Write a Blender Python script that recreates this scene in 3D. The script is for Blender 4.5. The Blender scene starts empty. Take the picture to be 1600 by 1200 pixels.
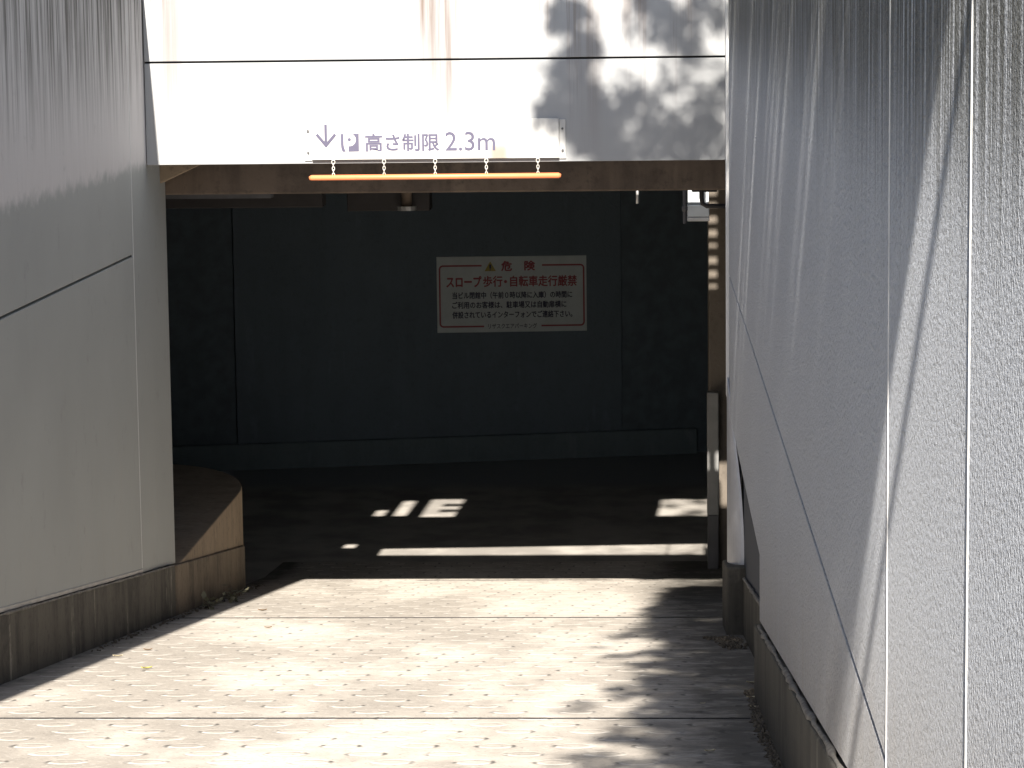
import bpy, bmesh, math, random
from mathutils import Vector, Matrix, noise as mnoise

random.seed(7)
SC = bpy.context.scene
COL = SC.collection
R = math.radians

# ------------------------------------------------------------------ camera
cam_d = bpy.data.cameras.new('camera')
cam_d.sensor_width = 36.0
cam_d.lens = 100.1
cam_d.clip_start = 0.05
cam_d.clip_end = 2000
cam = bpy.data.objects.new('camera', cam_d)
COL.objects.link(cam)
CX = Vector((0.998872, 0.046076, -0.011454))      # picture right
CY = Vector((0.005404, 0.129326, 0.991587))       # picture up
CZ = Vector((0.047170, -0.990531, 0.128931))      # towards the viewer
cam.matrix_world = Matrix((CX, CY, CZ)).transposed().to_4x4()
SC.camera = cam

# ------------------------------------------------------------------ sun, sky, exposure
TAN_D, TAN_S = 0.047, 0.72                # azimuth drift and fall of the sunlight per metre along the ramp
sun_vec = Vector((-TAN_D, -1.0, TAN_S)).normalized()
sun_d = bpy.data.lights.new('sun', 'SUN')
sun_d.energy = 4.5
sun_d.angle = R(0.53)
sun_d.color = (1.0, 0.93, 0.83)
sun = bpy.data.objects.new('sun', sun_d)
COL.objects.link(sun)
sun.rotation_euler = sun_vec.to_track_quat('Z', 'Y').to_euler()
sun.location = sun_vec * 30
W = bpy.data.worlds.new('World')
SC.world = W
W.use_nodes = True
sky = W.node_tree.nodes.new('ShaderNodeTexSky')
sky.sky_type = 'NISHITA'
sky.sun_disc = False
sky.sun_elevation = math.asin(sun_vec.z)
sky.sun_rotation = R(180) + math.atan(TAN_D)
bg = W.node_tree.nodes['Background']
bg.inputs['Strength'].default_value = 0.055
W.node_tree.links.new(sky.outputs[0], bg.inputs['Color'])
SC.view_settings.view_transform = 'Standard'
SC.view_settings.look = 'None'
SC.view_settings.gamma = 1.0
SC.view_settings.exposure = 1.65

# ------------------------------------------------------------------ the plan, in metres (camera at the origin, +Y down the ramp)
XL, XR = -2.56, 0.41                      # faces of the two ramp walls
SLOPE = 0.147
WALL_TOP = 0.14
STREET = -1.5
RAMP_TOP_Y = 3.4
def ramp_z(y):
    if y < RAMP_TOP_Y: return STREET
    if y < 19.0: return -1.0 - SLOPE * y
    if y < 20.0: return -1.0 - SLOPE * 19.0 - 0.09 * (y - 19.0)
    return FLOOR
FLOOR = -1.0 - SLOPE * 19.0 - 0.09

# ------------------------------------------------------------------ material helpers
class NT:
    def __init__(s, name):
        s.m = bpy.data.materials.new(name)
        s.m.use_nodes = True
        s.t = s.m.node_tree
        s.b = s.t.nodes['Principled BSDF']
        s._geo = None
    def n(s, typ, **kw):
        nd = s.t.nodes.new(typ)
        for k, v in kw.items(): setattr(nd, k, v)
        return nd
    def link(s, a, b): s.t.links.new(a, b)
    def put(s, sock, v):
        if isinstance(v, bpy.types.NodeSocket): s.link(v, sock)
        else: sock.default_value = v
    def math(s, op, a, b=0.0, c=0.0):
        nd = s.n('ShaderNodeMath', operation=op)
        s.put(nd.inputs[0], a); s.put(nd.inputs[1], b); s.put(nd.inputs[2], c)
        return nd.outputs[0]
    def pos(s):
        if s._geo is None: s._geo = s.n('ShaderNodeNewGeometry').outputs['Position']
        return s._geo
    def xyz(s):
        sp = s.n('ShaderNodeSeparateXYZ'); s.link(s.pos(), sp.inputs[0])
        return sp.outputs
    def vec(s, x, y, z):
        c = s.n('ShaderNodeCombineXYZ')
        for i, v in enumerate((x, y, z)): s.put(c.inputs[i], v)
        return c.outputs[0]
    def scaled(s, x, y, z):
        v = s.n('ShaderNodeVectorMath', operation='MULTIPLY')
        s.link(s.pos(), v.inputs[0]); v.inputs[1].default_value = (x, y, z)
        return v.outputs[0]
    def noise(s, vec=None, scale=5.0, detail=4.0, rough=0.55):
        nd = s.n('ShaderNodeTexNoise')
        s.put(nd.inputs['Vector'], vec if vec is not None else s.pos())
        nd.inputs['Scale'].default_value = scale
        nd.inputs['Detail'].default_value = detail
        nd.inputs['Roughness'].default_value = rough
        return nd.outputs['Fac']
    def ramp(s, v, lo, hi, a=0.0, b=1.0, smooth=True):
        nd = s.n('ShaderNodeMapRange')
        if smooth: nd.interpolation_type = 'SMOOTHSTEP'
        s.put(nd.inputs[0], v)
        for i, q in enumerate((lo, hi, a, b)): s.put(nd.inputs[1 + i], q)
        return nd.outputs[0]
    def mix(s, f, a, b):
        nd = s.n('ShaderNodeMix', data_type='RGBA')
        s.put(nd.inputs[0], f)
        for sock, v in ((nd.inputs[6], a), (nd.inputs[7], b)):
            s.put(sock, v if isinstance(v, bpy.types.NodeSocket) else (*v, 1.0))
        return nd.outputs[2]
    def bump(s, h, strength=0.5, dist=0.01, prev=None):
        nd = s.n('ShaderNodeBump')
        nd.inputs['Strength'].default_value = strength
        nd.inputs['Distance'].default_value = dist
        s.link(h, nd.inputs['Height'])
        if prev is not None: s.link(prev, nd.inputs['Normal'])
        return nd.outputs[0]
    def done(s, color, rough=0.8, normal=None, metal=0.0, spec=0.3):
        s.put(s.b.inputs['Base Color'], color if isinstance(color, bpy.types.NodeSocket) else (*color, 1.0))
        s.put(s.b.inputs['Roughness'], rough)
        s.b.inputs['Metallic'].default_value = metal
        s.b.inputs['Specular IOR Level'].default_value = spec
        if normal is not None: s.link(normal, s.b.inputs['Normal'])
        return s.m

MAT = {}
def plain(name, color, rough=0.6, metal=0.0, var=0.12, scale=9.0, spec=0.3, bump=0.0):
    t = NT(name)
    n = t.noise(scale=scale, detail=5)
    dark = tuple(c * (1 - var) for c in color); lite = tuple(min(1, c * (1 + var)) for c in color)
    nb = t.bump(t.noise(scale=scale * 12, detail=3), bump, 0.004) if bump else None
    MAT[name] = t.done(t.mix(t.ramp(n, 0.3, 0.7), dark, lite), rough, nb, metal, spec)

def make_materials():
    # left cladding: painted panels, rain streaks from the top, dull band above the paint line
    t = NT('left_cladding')
    x, y, z = t.xyz()
    base = t.mix(t.noise(scale=1.6, detail=5), (0.288, 0.298, 0.290), (0.370, 0.383, 0.372))
    streak = t.noise(t.scaled(1, 9, 0.35), scale=2.6, detail=6, rough=0.7)
    fine = t.noise(t.scaled(1, 30, 0.8), scale=2.2, detail=5, rough=0.7)
    edge = t.math('ADD', z, t.math('MULTIPLY', t.noise(t.scaled(1, 5, 5), scale=2, detail=6, rough=.7), 0.16))
    up = t.ramp(edge, -0.70, -0.625)
    col = t.mix(t.math('MULTIPLY', up, 0.9), base, t.mix(fine, (0.50, 0.475, 0.465), (0.66, 0.635, 0.625)))
    drip = t.math('MULTIPLY', t.ramp(streak, 0.40, 0.62), t.ramp(t.math('ADD', z, t.math('MULTIPLY', fine, 0.45)), -0.45, 0.30))
    col = t.mix(t.math('MULTIPLY', drip, 0.95), col, (0.035, 0.033, 0.028))
    wet = t.math('MULTIPLY', t.ramp(fine, 0.50, 0.64), t.ramp(z, -0.75, 0.0))
    col = t.mix(t.math('MULTIPLY', wet, 0.45), col, (0.10, 0.095, 0.085))
    scuff = t.math('MULTIPLY', t.ramp(t.noise(t.scaled(1, 3.2, 2.4), scale=2.2, detail=7, rough=.75), 0.58, 0.70), 0.35)
    col = t.mix(scuff, col, (0.20, 0.20, 0.195))
    low = t.math('MULTIPLY', t.ramp(streak, 0.5, 0.75), t.ramp(z, -1.2, -3.0))
    col = t.mix(t.math('MULTIPLY', low, 0.35), col, (0.36, 0.32, 0.27))
    MAT['left_cladding'] = t.done(col, 0.62, t.bump(t.noise(scale=140, detail=2), 0.25, 0.003))

    # right cladding: coarse sprayed coat
    t = NT('right_cladding')
    x, y, z = t.xyz()
    base = t.mix(t.noise(scale=1.3, detail=5), (0.385, 0.402, 0.435), (0.45, 0.47, 0.505))
    streak = t.noise(t.scaled(1, 12, 0.30), scale=2.4, detail=6, rough=0.7)
    fine = t.noise(t.scaled(1, 40, 0.7), scale=2.0, detail=5, rough=0.7)
    drip = t.math('MULTIPLY', t.ramp(streak, 0.36, 0.53), t.ramp(t.math('ADD', z, t.math('MULTIPLY', fine, 0.5)), -0.14, 0.24))
    col = t.mix(t.math('MULTIPLY', drip, 0.95), base, (0.045, 0.045, 0.038))
    wet = t.math('MULTIPLY', t.ramp(fine, 0.50, 0.66), t.ramp(z, -0.9, 0.05))
    col = t.mix(t.math('MULTIPLY', wet, 0.40), col, (0.14, 0.14, 0.12))
    low = t.math('MULTIPLY', t.noise(t.scaled(1, 8, 0.5), scale=2, detail=5), t.ramp(t.math('ADD', z, t.math('MULTIPLY', y, SLOPE)), -0.2, -0.75))
    col = t.mix(low, col, (0.33, 0.30, 0.27))
    col = t.mix(t.math('MULTIPLY', t.ramp(t.noise(scale=95, detail=3, rough=.6), 0.50, 0.63), 0.55), col, (0.17, 0.175, 0.182))
    grain = t.noise(scale=95, detail=3, rough=0.65)
    n1 = t.bump(grain, 1.0, 0.0135)
    t.m.cycles.use_bump_map_correction = False
    MAT['right_cladding'] = t.done(col, 0.55, n1, spec=0.35)

    t = NT('shaded_panel')  # shade of the recess is put into this dark bluish colour
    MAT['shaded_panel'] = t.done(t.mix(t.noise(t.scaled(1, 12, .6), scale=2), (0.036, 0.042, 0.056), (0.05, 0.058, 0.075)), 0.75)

    # fascia: white panels with rusty runs below the coping
    t = NT('fascia_white')
    x, y, z = t.xyz()
    n = t.noise(t.scaled(14, 1, 0.30), scale=1.7, detail=6, rough=0.7)
    broad = t.noise(t.scaled(2.2, 1, 0.12), scale=1.4, detail=3)
    run = t.math('MULTIPLY', t.ramp(n, 0.50, 0.68), t.ramp(broad, 0.50, 0.62))
    run = t.math('MULTIPLY', run, t.ramp(t.math('ADD', z, t.math('MULTIPLY', n, 0.5)), -0.5, 0.35))
    col = t.mix(t.noise(scale=2.0, detail=4), (0.30, 0.308, 0.318), (0.34, 0.348, 0.358))
    def col_run(col, x0, w, zlo, zhi, amt):
        m = t.math('MULTIPLY', t.ramp(t.math('ABSOLUTE', t.math('SUBTRACT', t.math('ADD', x, t.math('MULTIPLY', n, w * 1.2)), x0 + w * 0.6)), w, w * 0.3), t.ramp(z, zlo, zhi))
        m = t.math('MULTIPLY', m, t.ramp(n, 0.36, 0.60, 0.25, 1.0))
        return t.mix(t.math('MULTIPLY', m, amt), col, (0.13, 0.09, 0.07))
    col = t.mix(t.math('MULTIPLY', run, 0.6), col, (0.14, 0.10, 0.085))
    for a in ((-1.10, 0.07, -0.55, 0.10, 0.85), (-0.98, 0.05, -0.75, -0.1, 0.8), (-2.42, 0.09, -0.9, -0.1, 0.45),
              (-0.28, 0.09, -0.9, 0.0, 0.5), (-1.66, 0.05, -0.3, 0.2, 0.3), (-0.50, 0.08, -0.25, 0.2, 0.55), (-0.05, 0.10, -0.2, 0.15, 0.5), (0.22, 0.08, -0.25, 0.2, 0.5)):
        col = col_run(col, *a)
    MAT['fascia_white'] = t.done(col, 0.5, t.bump(t.noise(scale=160, detail=2), 0.1, 0.002))

    # ramp: concrete stamped with anti-slip rings
    t = NT('ring_concrete')
    x, y, z = t.xyz()
    PX, PY, RR, WD = 0.245, 0.215, 0.058, 0.017
    wob = t.noise(scale=1.1, detail=2)
    xx = t.math('ADD', x, t.math('MULTIPLY', wob, 0.03))
    v = t.math('DIVIDE', y, PY)
    j = t.math('FLOOR', v)
    fv = t.math('MULTIPLY', t.math('SUBTRACT', t.math('FRACT', v), 0.5), PY)
    u = t.math('ADD', t.math('DIVIDE', xx, PX), t.math('MULTIPLY', j, 0.41))
    fu = t.math('MULTIPLY', t.math('SUBTRACT', t.math('FRACT', u), 0.5), PX)
    rr = t.math('SQRT', t.math('ADD', t.math('MULTIPLY', fu, fu), t.math('MULTIPLY', fv, fv)))
    d = t.math('ABSOLUTE', t.math('SUBTRACT', rr, RR))
    groove = t.ramp(d, WD * 0.35, WD)
    wear = t.noise(scale=0.9, detail=4)
    big = t.noise(t.scaled(0.7, 0.16, 1), scale=1.6, detail=5, rough=0.6)
    mott = t.noise(scale=6.0, detail=6, rough=0.65)
    col = t.mix(t.ramp(big, 0.40, 0.60), (0.385, 0.35, 0.308), (0.62, 0.57, 0.505))
    col = t.mix(t.math('MULTIPLY', t.ramp(mott, 0.42, 0.70), 0.35), col, (0.24, 0.215, 0.19))
    speck = t.noise(scale=60, detail=3)
    col = t.mix(t.math('MULTIPLY', t.ramp(speck, 0.58, 0.70), 0.55), col, (0.15, 0.135, 0.12))
    col = t.mix(t.math('MULTIPLY', t.ramp(t.noise(scale=42, detail=4, rough=.7), 0.56, 0.66), 0.6), col, (0.62, 0.585, 0.53))
    inring = t.math('SUBTRACT', 1.0, t.ramp(t.math('ADD', d, t.math('MULTIPLY', t.math('SUBTRACT', t.noise(scale=70, detail=2), .5), .012)), WD * 0.2, WD * 0.9))
    lit_arc = t.ramp(fv, 0.012, -0.022, 0.12, 1.0)
    col = t.mix(t.math('MULTIPLY', t.math('MULTIPLY', inring, lit_arc), 1.0), col, (0.74, 0.70, 0.64))       # sunlit near arc of each groove, painted as a pale tone
    side = t.ramp(t.math('DIVIDE', t.math('ABSOLUTE', fu), RR), 0.72, 1.0)
    end_shade = t.math('MULTIPLY', t.math('MULTIPLY', inring, side), t.ramp(t.noise(scale=9, detail=2), 0.40, 0.60))
    col = t.mix(t.math('MULTIPLY', end_shade, 0.85), col, (0.06, 0.055, 0.05))  # shade on the groove sides at the ring ends, painted dark
    # grime along the two gutters; the wide right band also paints in tree shade
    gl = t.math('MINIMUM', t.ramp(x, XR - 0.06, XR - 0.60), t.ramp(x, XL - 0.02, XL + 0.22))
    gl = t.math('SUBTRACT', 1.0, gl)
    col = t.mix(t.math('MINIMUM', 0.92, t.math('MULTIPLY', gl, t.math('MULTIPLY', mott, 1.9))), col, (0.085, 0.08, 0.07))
    nb = t.bump(t.noise(scale=75, detail=4, rough=0.65), 0.35, 0.004)
    nb = t.bump(groove, 0.35, 0.008, nb)
    t.m.cycles.use_bump_map_correction = False
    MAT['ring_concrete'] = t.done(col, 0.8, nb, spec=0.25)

    # stained concrete with pale and dark runs
    def conc(name, lo, hi, dk, lt, amt=0.7):
        t = NT(name)
        x, y, z = t.xyz()
        s1 = t.noise(t.scaled(4, 4.5, 0.45), scale=1.5, detail=4, rough=0.6)
        s2 = t.noise(t.scaled(5, 6.5, 0.6), scale=1.5, detail=2.5, rough=0.6)
        col = t.mix(t.noise(scale=3.5, detail=6), lo, hi)
        iso = t.noise(scale=5.5, detail=7, rough=0.7)
        col = t.mix(t.math('MULTIPLY', t.ramp(s1, 0.42, 0.62), t.math('MULTIPLY', amt, t.ramp(iso, 0.36, 0.58, 0.25, 1.0))), col, dk)
        col = t.mix(t.math('MULTIPLY', t.ramp(s2, 0.60, 0.68), t.ramp(iso, 0.58, 0.40, 0.1, 0.85)), col, lt)
        col = t.mix(t.math('MULTIPLY', t.ramp(t.noise(scale=22, detail=6, rough=.7), 0.52, 0.68), 0.45), col, dk)
        MAT[name] = t.done(col, 0.85, t.bump(t.noise(scale=45, detail=5), 0.35, 0.008))
    conc('plinth_concrete', (0.075, 0.068, 0.056), (0.12, 0.108, 0.09), (0.03, 0.028, 0.025), (0.26, 0.24, 0.20))
    conc('shaded_plinth', (0.05, 0.047, 0.04), (0.075, 0.07, 0.06), (0.025, 0.024, 0.021), (0.12, 0.112, 0.095), 0.7)  # darker copy of the plinth concrete; shade put into its colour
    conc('plinth_end', (0.15, 0.118, 0.086), (0.23, 0.185, 0.135), (0.06, 0.05, 0.04), (0.34, 0.28, 0.21), 0.6)  # browner than the plinth, with warm bounced light put into its colour
    conc('ledge_concrete', (0.24, 0.185, 0.13), (0.34, 0.265, 0.19), (0.12, 0.095, 0.07), (0.36, 0.29, 0.21), 0.35)
    conc('beam_concrete', (0.13, 0.10, 0.08), (0.20, 0.155, 0.12), (0.075, 0.06, 0.05), (0.20, 0.155, 0.12), 0.6)
    conc('column_concrete', (0.135, 0.115, 0.095), (0.17, 0.145, 0.12), (0.09, 0.076, 0.062), (0.18, 0.16, 0.135), 0.5)
    conc('interior_paint', (0.122, 0.152, 0.182), (0.154, 0.192, 0.228), (0.106, 0.133, 0.160), (0.16, 0.198, 0.234), 0.3)
    conc('interior_curb', (0.13, 0.165, 0.185), (0.17, 0.21, 0.23), (0.11, 0.14, 0.16), (0.18, 0.215, 0.235), 0.4)
    plain('building_paint', (0.10, 0.095, 0.09), 0.8, bump=0.2)
    plain('interior_dark', (0.115, 0.144, 0.170), 0.85)
    plain('asphalt', (0.06, 0.06, 0.058), 0.9, bump=0.4, scale=6)
    t = NT('garage_concrete')
    x, y, z = t.xyz()
    col = t.mix(t.ramp(t.noise(scale=3, detail=6), .35, .65), (0.28, 0.262, 0.24), (0.42, 0.395, 0.36))
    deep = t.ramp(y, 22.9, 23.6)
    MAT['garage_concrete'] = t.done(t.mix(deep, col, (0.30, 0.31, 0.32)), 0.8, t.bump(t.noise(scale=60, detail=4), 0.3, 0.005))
    plain('sealant', (0.60, 0.60, 0.59), 0.5, var=0.04)
    plain('dark_gap', (0.025, 0.025, 0.027), 0.9)
    plain('galvanised', (0.55, 0.55, 0.55), 0.42, metal=0.6)
    plain('sign_white', (0.46, 0.46, 0.455), 0.35, var=0.03)
    plain('sign_stain', (0.62, 0.53, 0.42), 0.5, var=0.06)
    plain('sign_ink', (0.085, 0.08, 0.125), 0.5, var=0.05)
    plain('danger_white', (0.55, 0.59, 0.60), 0.5, var=0.05)
    plain('danger_red', (0.31, 0.075, 0.09), 0.5, var=0.05)
    plain('danger_ink', (0.045, 0.045, 0.08), 0.5, var=0.05)
    plain('danger_yellow', (0.38, 0.30, 0.08), 0.5, var=0.05)
    plain('orange_plastic', (0.66, 0.20, 0.085), 0.4, var=0.05)
    plain('chain_steel', (0.55, 0.54, 0.50), 0.45, metal=0.3)
    plain('dark_steel', (0.035, 0.032, 0.034), 0.55)
    plain('grey_steel', (0.10, 0.10, 0.105), 0.55)
    plain('lamp_white', (0.62, 0.66, 0.68), 0.4, var=0.06)
    plain('post_white', (0.60, 0.60, 0.59), 0.5, var=0.1)
    plain('flared_metal', (0.52, 0.53, 0.56), 0.32, metal=0.35, var=0.06)
    plain('bark', (0.10, 0.08, 0.06), 0.9, bump=0.5)
    plain('soil', (0.06, 0.045, 0.03), 0.95)
    plain('trim_grey', (0.42, 0.40, 0.37), 0.6)
    plain('mortar', (0.16, 0.15, 0.135), 0.9, var=0.3, scale=25)
    plain('pale_leaf', (0.50, 0.44, 0.30), 0.7)
    plain('dry_leaf', (0.20, 0.125, 0.06), 0.7)
    plain('yellow_leaf', (0.45, 0.42, 0.12), 0.7)
    plain('weed_green', (0.17, 0.165, 0.11), 0.7)
    plain('litter', (0.085, 0.072, 0.055), 0.9, var=0.4, scale=40)
    t = NT('leaf_green')
    col = t.mix(t.noise(scale=5, detail=2), (0.04, 0.075, 0.02), (0.085, 0.13, 0.035))
    MAT['leaf_green'] = t.done(col, 0.5)
make_materials()

# ------------------------------------------------------------------ mesh helpers
class MB:
    def __init__(s): s.v = []; s.f = []
    def add(s, vs, fs):
        o = len(s.v); s.v += [tuple(p) for p in vs]; s.f += [tuple(i + o for i in f) for f in fs]
        return s
    def box(s, x0, x1, y0, y1, z0, z1):
        vs = [(x, y, z) for z in (z0, z1) for y in (y0, y1) for x in (x0, x1)]
        return s.add(vs, [(0, 2, 3, 1), (4, 5, 7, 6), (0, 1, 5, 4), (1, 3, 7, 5), (3, 2, 6, 7), (2, 0, 4, 6)])
    def hexa(s, lo, hi):                   # two loops of four points, bottom and top, both counter-clockwise from above
        return s.add(list(lo) + list(hi), [(3, 2, 1, 0), (4, 5, 6, 7), (0, 1, 5, 4), (1, 2, 6, 5), (2, 3, 7, 6), (3, 0, 4, 7)])
    def prism(s, pts, a, b, fn):           # 2-D outline swept between a and b; fn(u, v, w) -> point
        n = len(pts)
        vs = [fn(u, v, a) for u, v in pts] + [fn(u, v, b) for u, v in pts]
        fs = [tuple(range(n - 1, -1, -1)), tuple(range(n, 2 * n))] + [(i, (i + 1) % n, n + (i + 1) % n, n + i) for i in range(n)]
        return s.add(vs, fs)
    def tube(s, pts, r, seg=10, cap=True):
        pts = [Vector(p) for p in pts]; n = len(pts); base = len(s.v)
        rs = r if isinstance(r, (list, tuple)) else [r] * n
        up = Vector((0.03, 0.02, 1)) if abs((pts[-1] - pts[0]).normalized().z) < 0.9 else Vector((0.02, 1, 0.03))
        vs = []
        for i, p in enumerate(pts):
            d = (pts[min(i + 1, n - 1)] - pts[max(i - 1, 0)]).normalized()
            a = d.cross(up).normalized(); b = a.cross(d)
            for k in range(seg):
                t = 2 * math.pi * k / seg
                vs.append(p + (a * math.cos(t) + b * math.sin(t)) * rs[i])
        fs = []
        for i in range(n - 1):
            for k in range(seg):
                k2 = (k + 1) % seg
                fs.append((i * seg + k, (i + 1) * seg + k, (i + 1) * seg + k2, i * seg + k2))
        if cap:
            fs.append(tuple(range(seg))); fs.append(tuple((n - 1) * seg + k for k in range(seg - 1, -1, -1)))
        return s.add(vs, fs)
    def torus(s, c, R0, r, ax1, ax2, stretch=1.5, seg=14, sec=6):
        c = Vector(c); ax1 = Vector(ax1); ax2 = Vector(ax2); ax3 = ax1.cross(ax2)
        vs = []; fs = []
        for i in range(seg):
            a = 2 * math.pi * i / seg
            rad = ax1 * math.cos(a) + ax2 * math.sin(a)
            p = c + ax1 * math.cos(a) * R0 * stretch + ax2 * math.sin(a) * R0
            for k in range(sec):
                b = 2 * math.pi * k / sec
                vs.append(p + rad * r * math.cos(b) + ax3 * r * math.sin(b))
        for i in range(seg):
            for k in range(sec):
                i2, k2 = (i + 1) % seg, (k + 1) % sec
                fs.append((i * sec + k, i2 * sec + k, i2 * sec + k2, i * sec + k2))
        return s.add(vs, fs)
    def build(s, name, mat, parent=None, bevel=0.0, smooth=False, origin=None):
        me = bpy.data.meshes.new(name)
        if parent is not None: o0 = Vector(parent['_o'])
        elif origin is not None: o0 = Vector(origin)
        else:
            xs, ys, zs = zip(*s.v)
            o0 = Vector(((min(xs) + max(xs)) / 2, (min(ys) + max(ys)) / 2, min(zs)))
        me.from_pydata([tuple(Vector(p) - o0) for p in s.v], [], s.f)
        bm = bmesh.new(); bm.from_mesh(me)
        bmesh.ops.recalc_face_normals(bm, faces=bm.faces[:])
        bm.to_mesh(me); bm.free()
        me.materials.append(MAT[mat])
        o = bpy.data.objects.new(name, me); COL.objects.link(o)
        o['_o'] = tuple(o0)
        if parent is not None:
            o.parent = parent
        else: o.location = o0
        if bevel:
            b = o.modifiers.new('bevel', 'BEVEL'); b.width = bevel; b.segments = 2; b.limit_method = 'ANGLE'
        if smooth:
            for p in me.polygons: p.use_smooth = True
        return o

def thing(name, loc, label, cat, group=None):
    o = bpy.data.objects.new(name, None); COL.objects.link(o)
    o.location = loc; o.empty_display_size = 0.1; o['_o'] = tuple(loc)
    o['label'] = label; o['category'] = cat
    if group: o['group'] = group
    return o
def tag(o, label, cat, group=None):
    o['label'] = label; o['category'] = cat
    if group: o['group'] = group
    return o
def struct(o): o['kind'] = 'structure'; return o

_tc = {}
def text_geo(body, bold=0.0):
    key = (body, bold)
    if key in _tc: return _tc[key]
    cu = bpy.data.curves.new('lettering', 'FONT'); cu.body = body; cu.resolution_u = 3; cu.offset = bold
    ob = bpy.data.objects.new('lettering', cu); COL.objects.link(ob)
    bpy.context.view_layer.update()
    dg = bpy.context.evaluated_depsgraph_get()
    me = bpy.data.meshes.new_from_object(ob.evaluated_get(dg))
    vs = [v.co.copy() for v in me.vertices]; fs = [tuple(p.vertices) for p in me.polygons]
    bpy.data.objects.remove(ob); bpy.data.meshes.remove(me); bpy.data.curves.remove(cu)
    _tc[key] = (vs, fs); return vs, fs
def text_into(mb, body, u0, u1, v0, v1, fn, bold=0.0):
    vs, fs = text_geo(body, bold)
    a0, a1 = min(v.x for v in vs), max(v.x for v in vs); b0, b1 = min(v.y for v in vs), max(v.y for v in vs)
    mb.add([fn(u0 + (v.x - a0) / (a1 - a0) * (u1 - u0), v0 + (v.y - b0) / (b1 - b0) * (v1 - v0)) for v in vs], fs)


# ================================================================== SETTING
def build_ground():
    m = MB()                                # street level round the ramp, open over the cutting
    S = 400.0
    x0, x1, y0, y1 = -2.86, 0.66, RAMP_TOP_Y, 16.25
    vs = [(-S, -S, STREET), (S, -S, STREET), (S, y0, STREET), (x1, y0, STREET), (x0, y0, STREET), (-S, y0, STREET),
          (x0, y1, STREET), (-S, y1, STREET), (x1, y1, STREET), (S, y1, STREET), (-S, S, STREET), (S, S, STREET),
          (-4.7, y1, STREET), (2.1, y1, STREET), (-4.7, 26.15, STREET), (2.1, 26.15, STREET)]
    m.add(vs, [(0, 1, 2, 3, 4, 5), (5, 4, 6, 12, 7), (3, 2, 9, 13, 8), (7, 12, 14, 10), (13, 9, 11, 15), (14, 15, 11, 10)])
    struct(m.build('street', 'asphalt'))
    m = MB()
    for a, b in ((RAMP_TOP_Y, 9.545), (9.557, 14.775), (14.787, 19.0), (19.0, 19.5), (19.5, 20.0)):
        za, zb = -1 - SLOPE * a if a < 19.01 else ramp_z(a), ramp_z(b) if b > 19.01 else -1 - SLOPE * b
        m.hexa([(XL - .05, a, za - .16), (XR + .12, a, za - .16), (XR + .12, b, zb - .16), (XL - .05, b, zb - .16)],
               [(XL - .05, a, za), (XR + .12, a, za), (XR + .12, b, zb), (XL - .05, b, zb)])
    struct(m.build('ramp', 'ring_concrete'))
    m = MB()                                # bed under the slabs, seen only as the dark of the joints
    m.hexa([(XL - .2, 3.3, -1.9), (XR + .2, 3.3, -1.9), (XR + .2, 18.6, -4.1), (XL - .2, 18.6, -4.1)],
           [(XL - .2, 3.3, -1.62), (XR + .2, 3.3, -1.62), (XR + .2, 18.6, -3.88), (XL - .2, 18.6, -3.88)])
    struct(m.build('ramp_bed', 'dark_gap'))
    for yj in (9.551, 14.781):                # dark sealant standing a hair proud of the slab joints
        m = MB(); a, b = yj - .008, yj + .008
        m.hexa([(XL - .04, a, -1 - SLOPE * a - .02), (XR + .03, a, -1 - SLOPE * a - .02), (XR + .03, b, -1 - SLOPE * b - .02), (XL - .04, b, -1 - SLOPE * b - .02)],
               [(XL - .04, a, -1 - SLOPE * a + .003), (XR + .03, a, -1 - SLOPE * a + .003), (XR + .03, b, -1 - SLOPE * b + .003), (XL - .04, b, -1 - SLOPE * b + .003)])
        struct(m.build('ramp_joint', 'dark_gap'))
    m = MB()
    m.add([(-4.6, 14.9, FLOOR - .02), (XL - .05, 14.9, FLOOR - .02), (XL - .05, 20.0, FLOOR), (XR + .12, 20.0, FLOOR), (XR + .12, 14.9, FLOOR - .02), (2.0, 14.9, FLOOR - .02),
           (2.0, 26.0, FLOOR), (-4.6, 26.0, FLOOR), (2.0, 20.0, FLOOR), (-4.6, 20.0, FLOOR)],
          [(0, 1, 2, 9), (4, 5, 8, 3), (9, 2, 3, 8, 6, 7)])
    struct(m.build('garage_floor', 'garage_concrete'))
build_ground()

def slope_prism(m, x0, x1, y0, y1, lo, hi):      # box whose bottom and top follow lo(y), hi(y)
    m.hexa([(x0, y0, lo(y0)), (x1, y0, lo(y0)), (x1, y1, lo(y1)), (x0, y1, lo(y1))],
           [(x0, y0, hi(y0)), (x1, y0, hi(y0)), (x1, y1, hi(y1)), (x0, y1, hi(y1))])
rz = lambda y: -1 - SLOPE * y
pt = lambda y: -0.725 - SLOPE * y                # top line of both plinths
const = lambda c: (lambda y: c)
Y0 = 0.8

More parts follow.
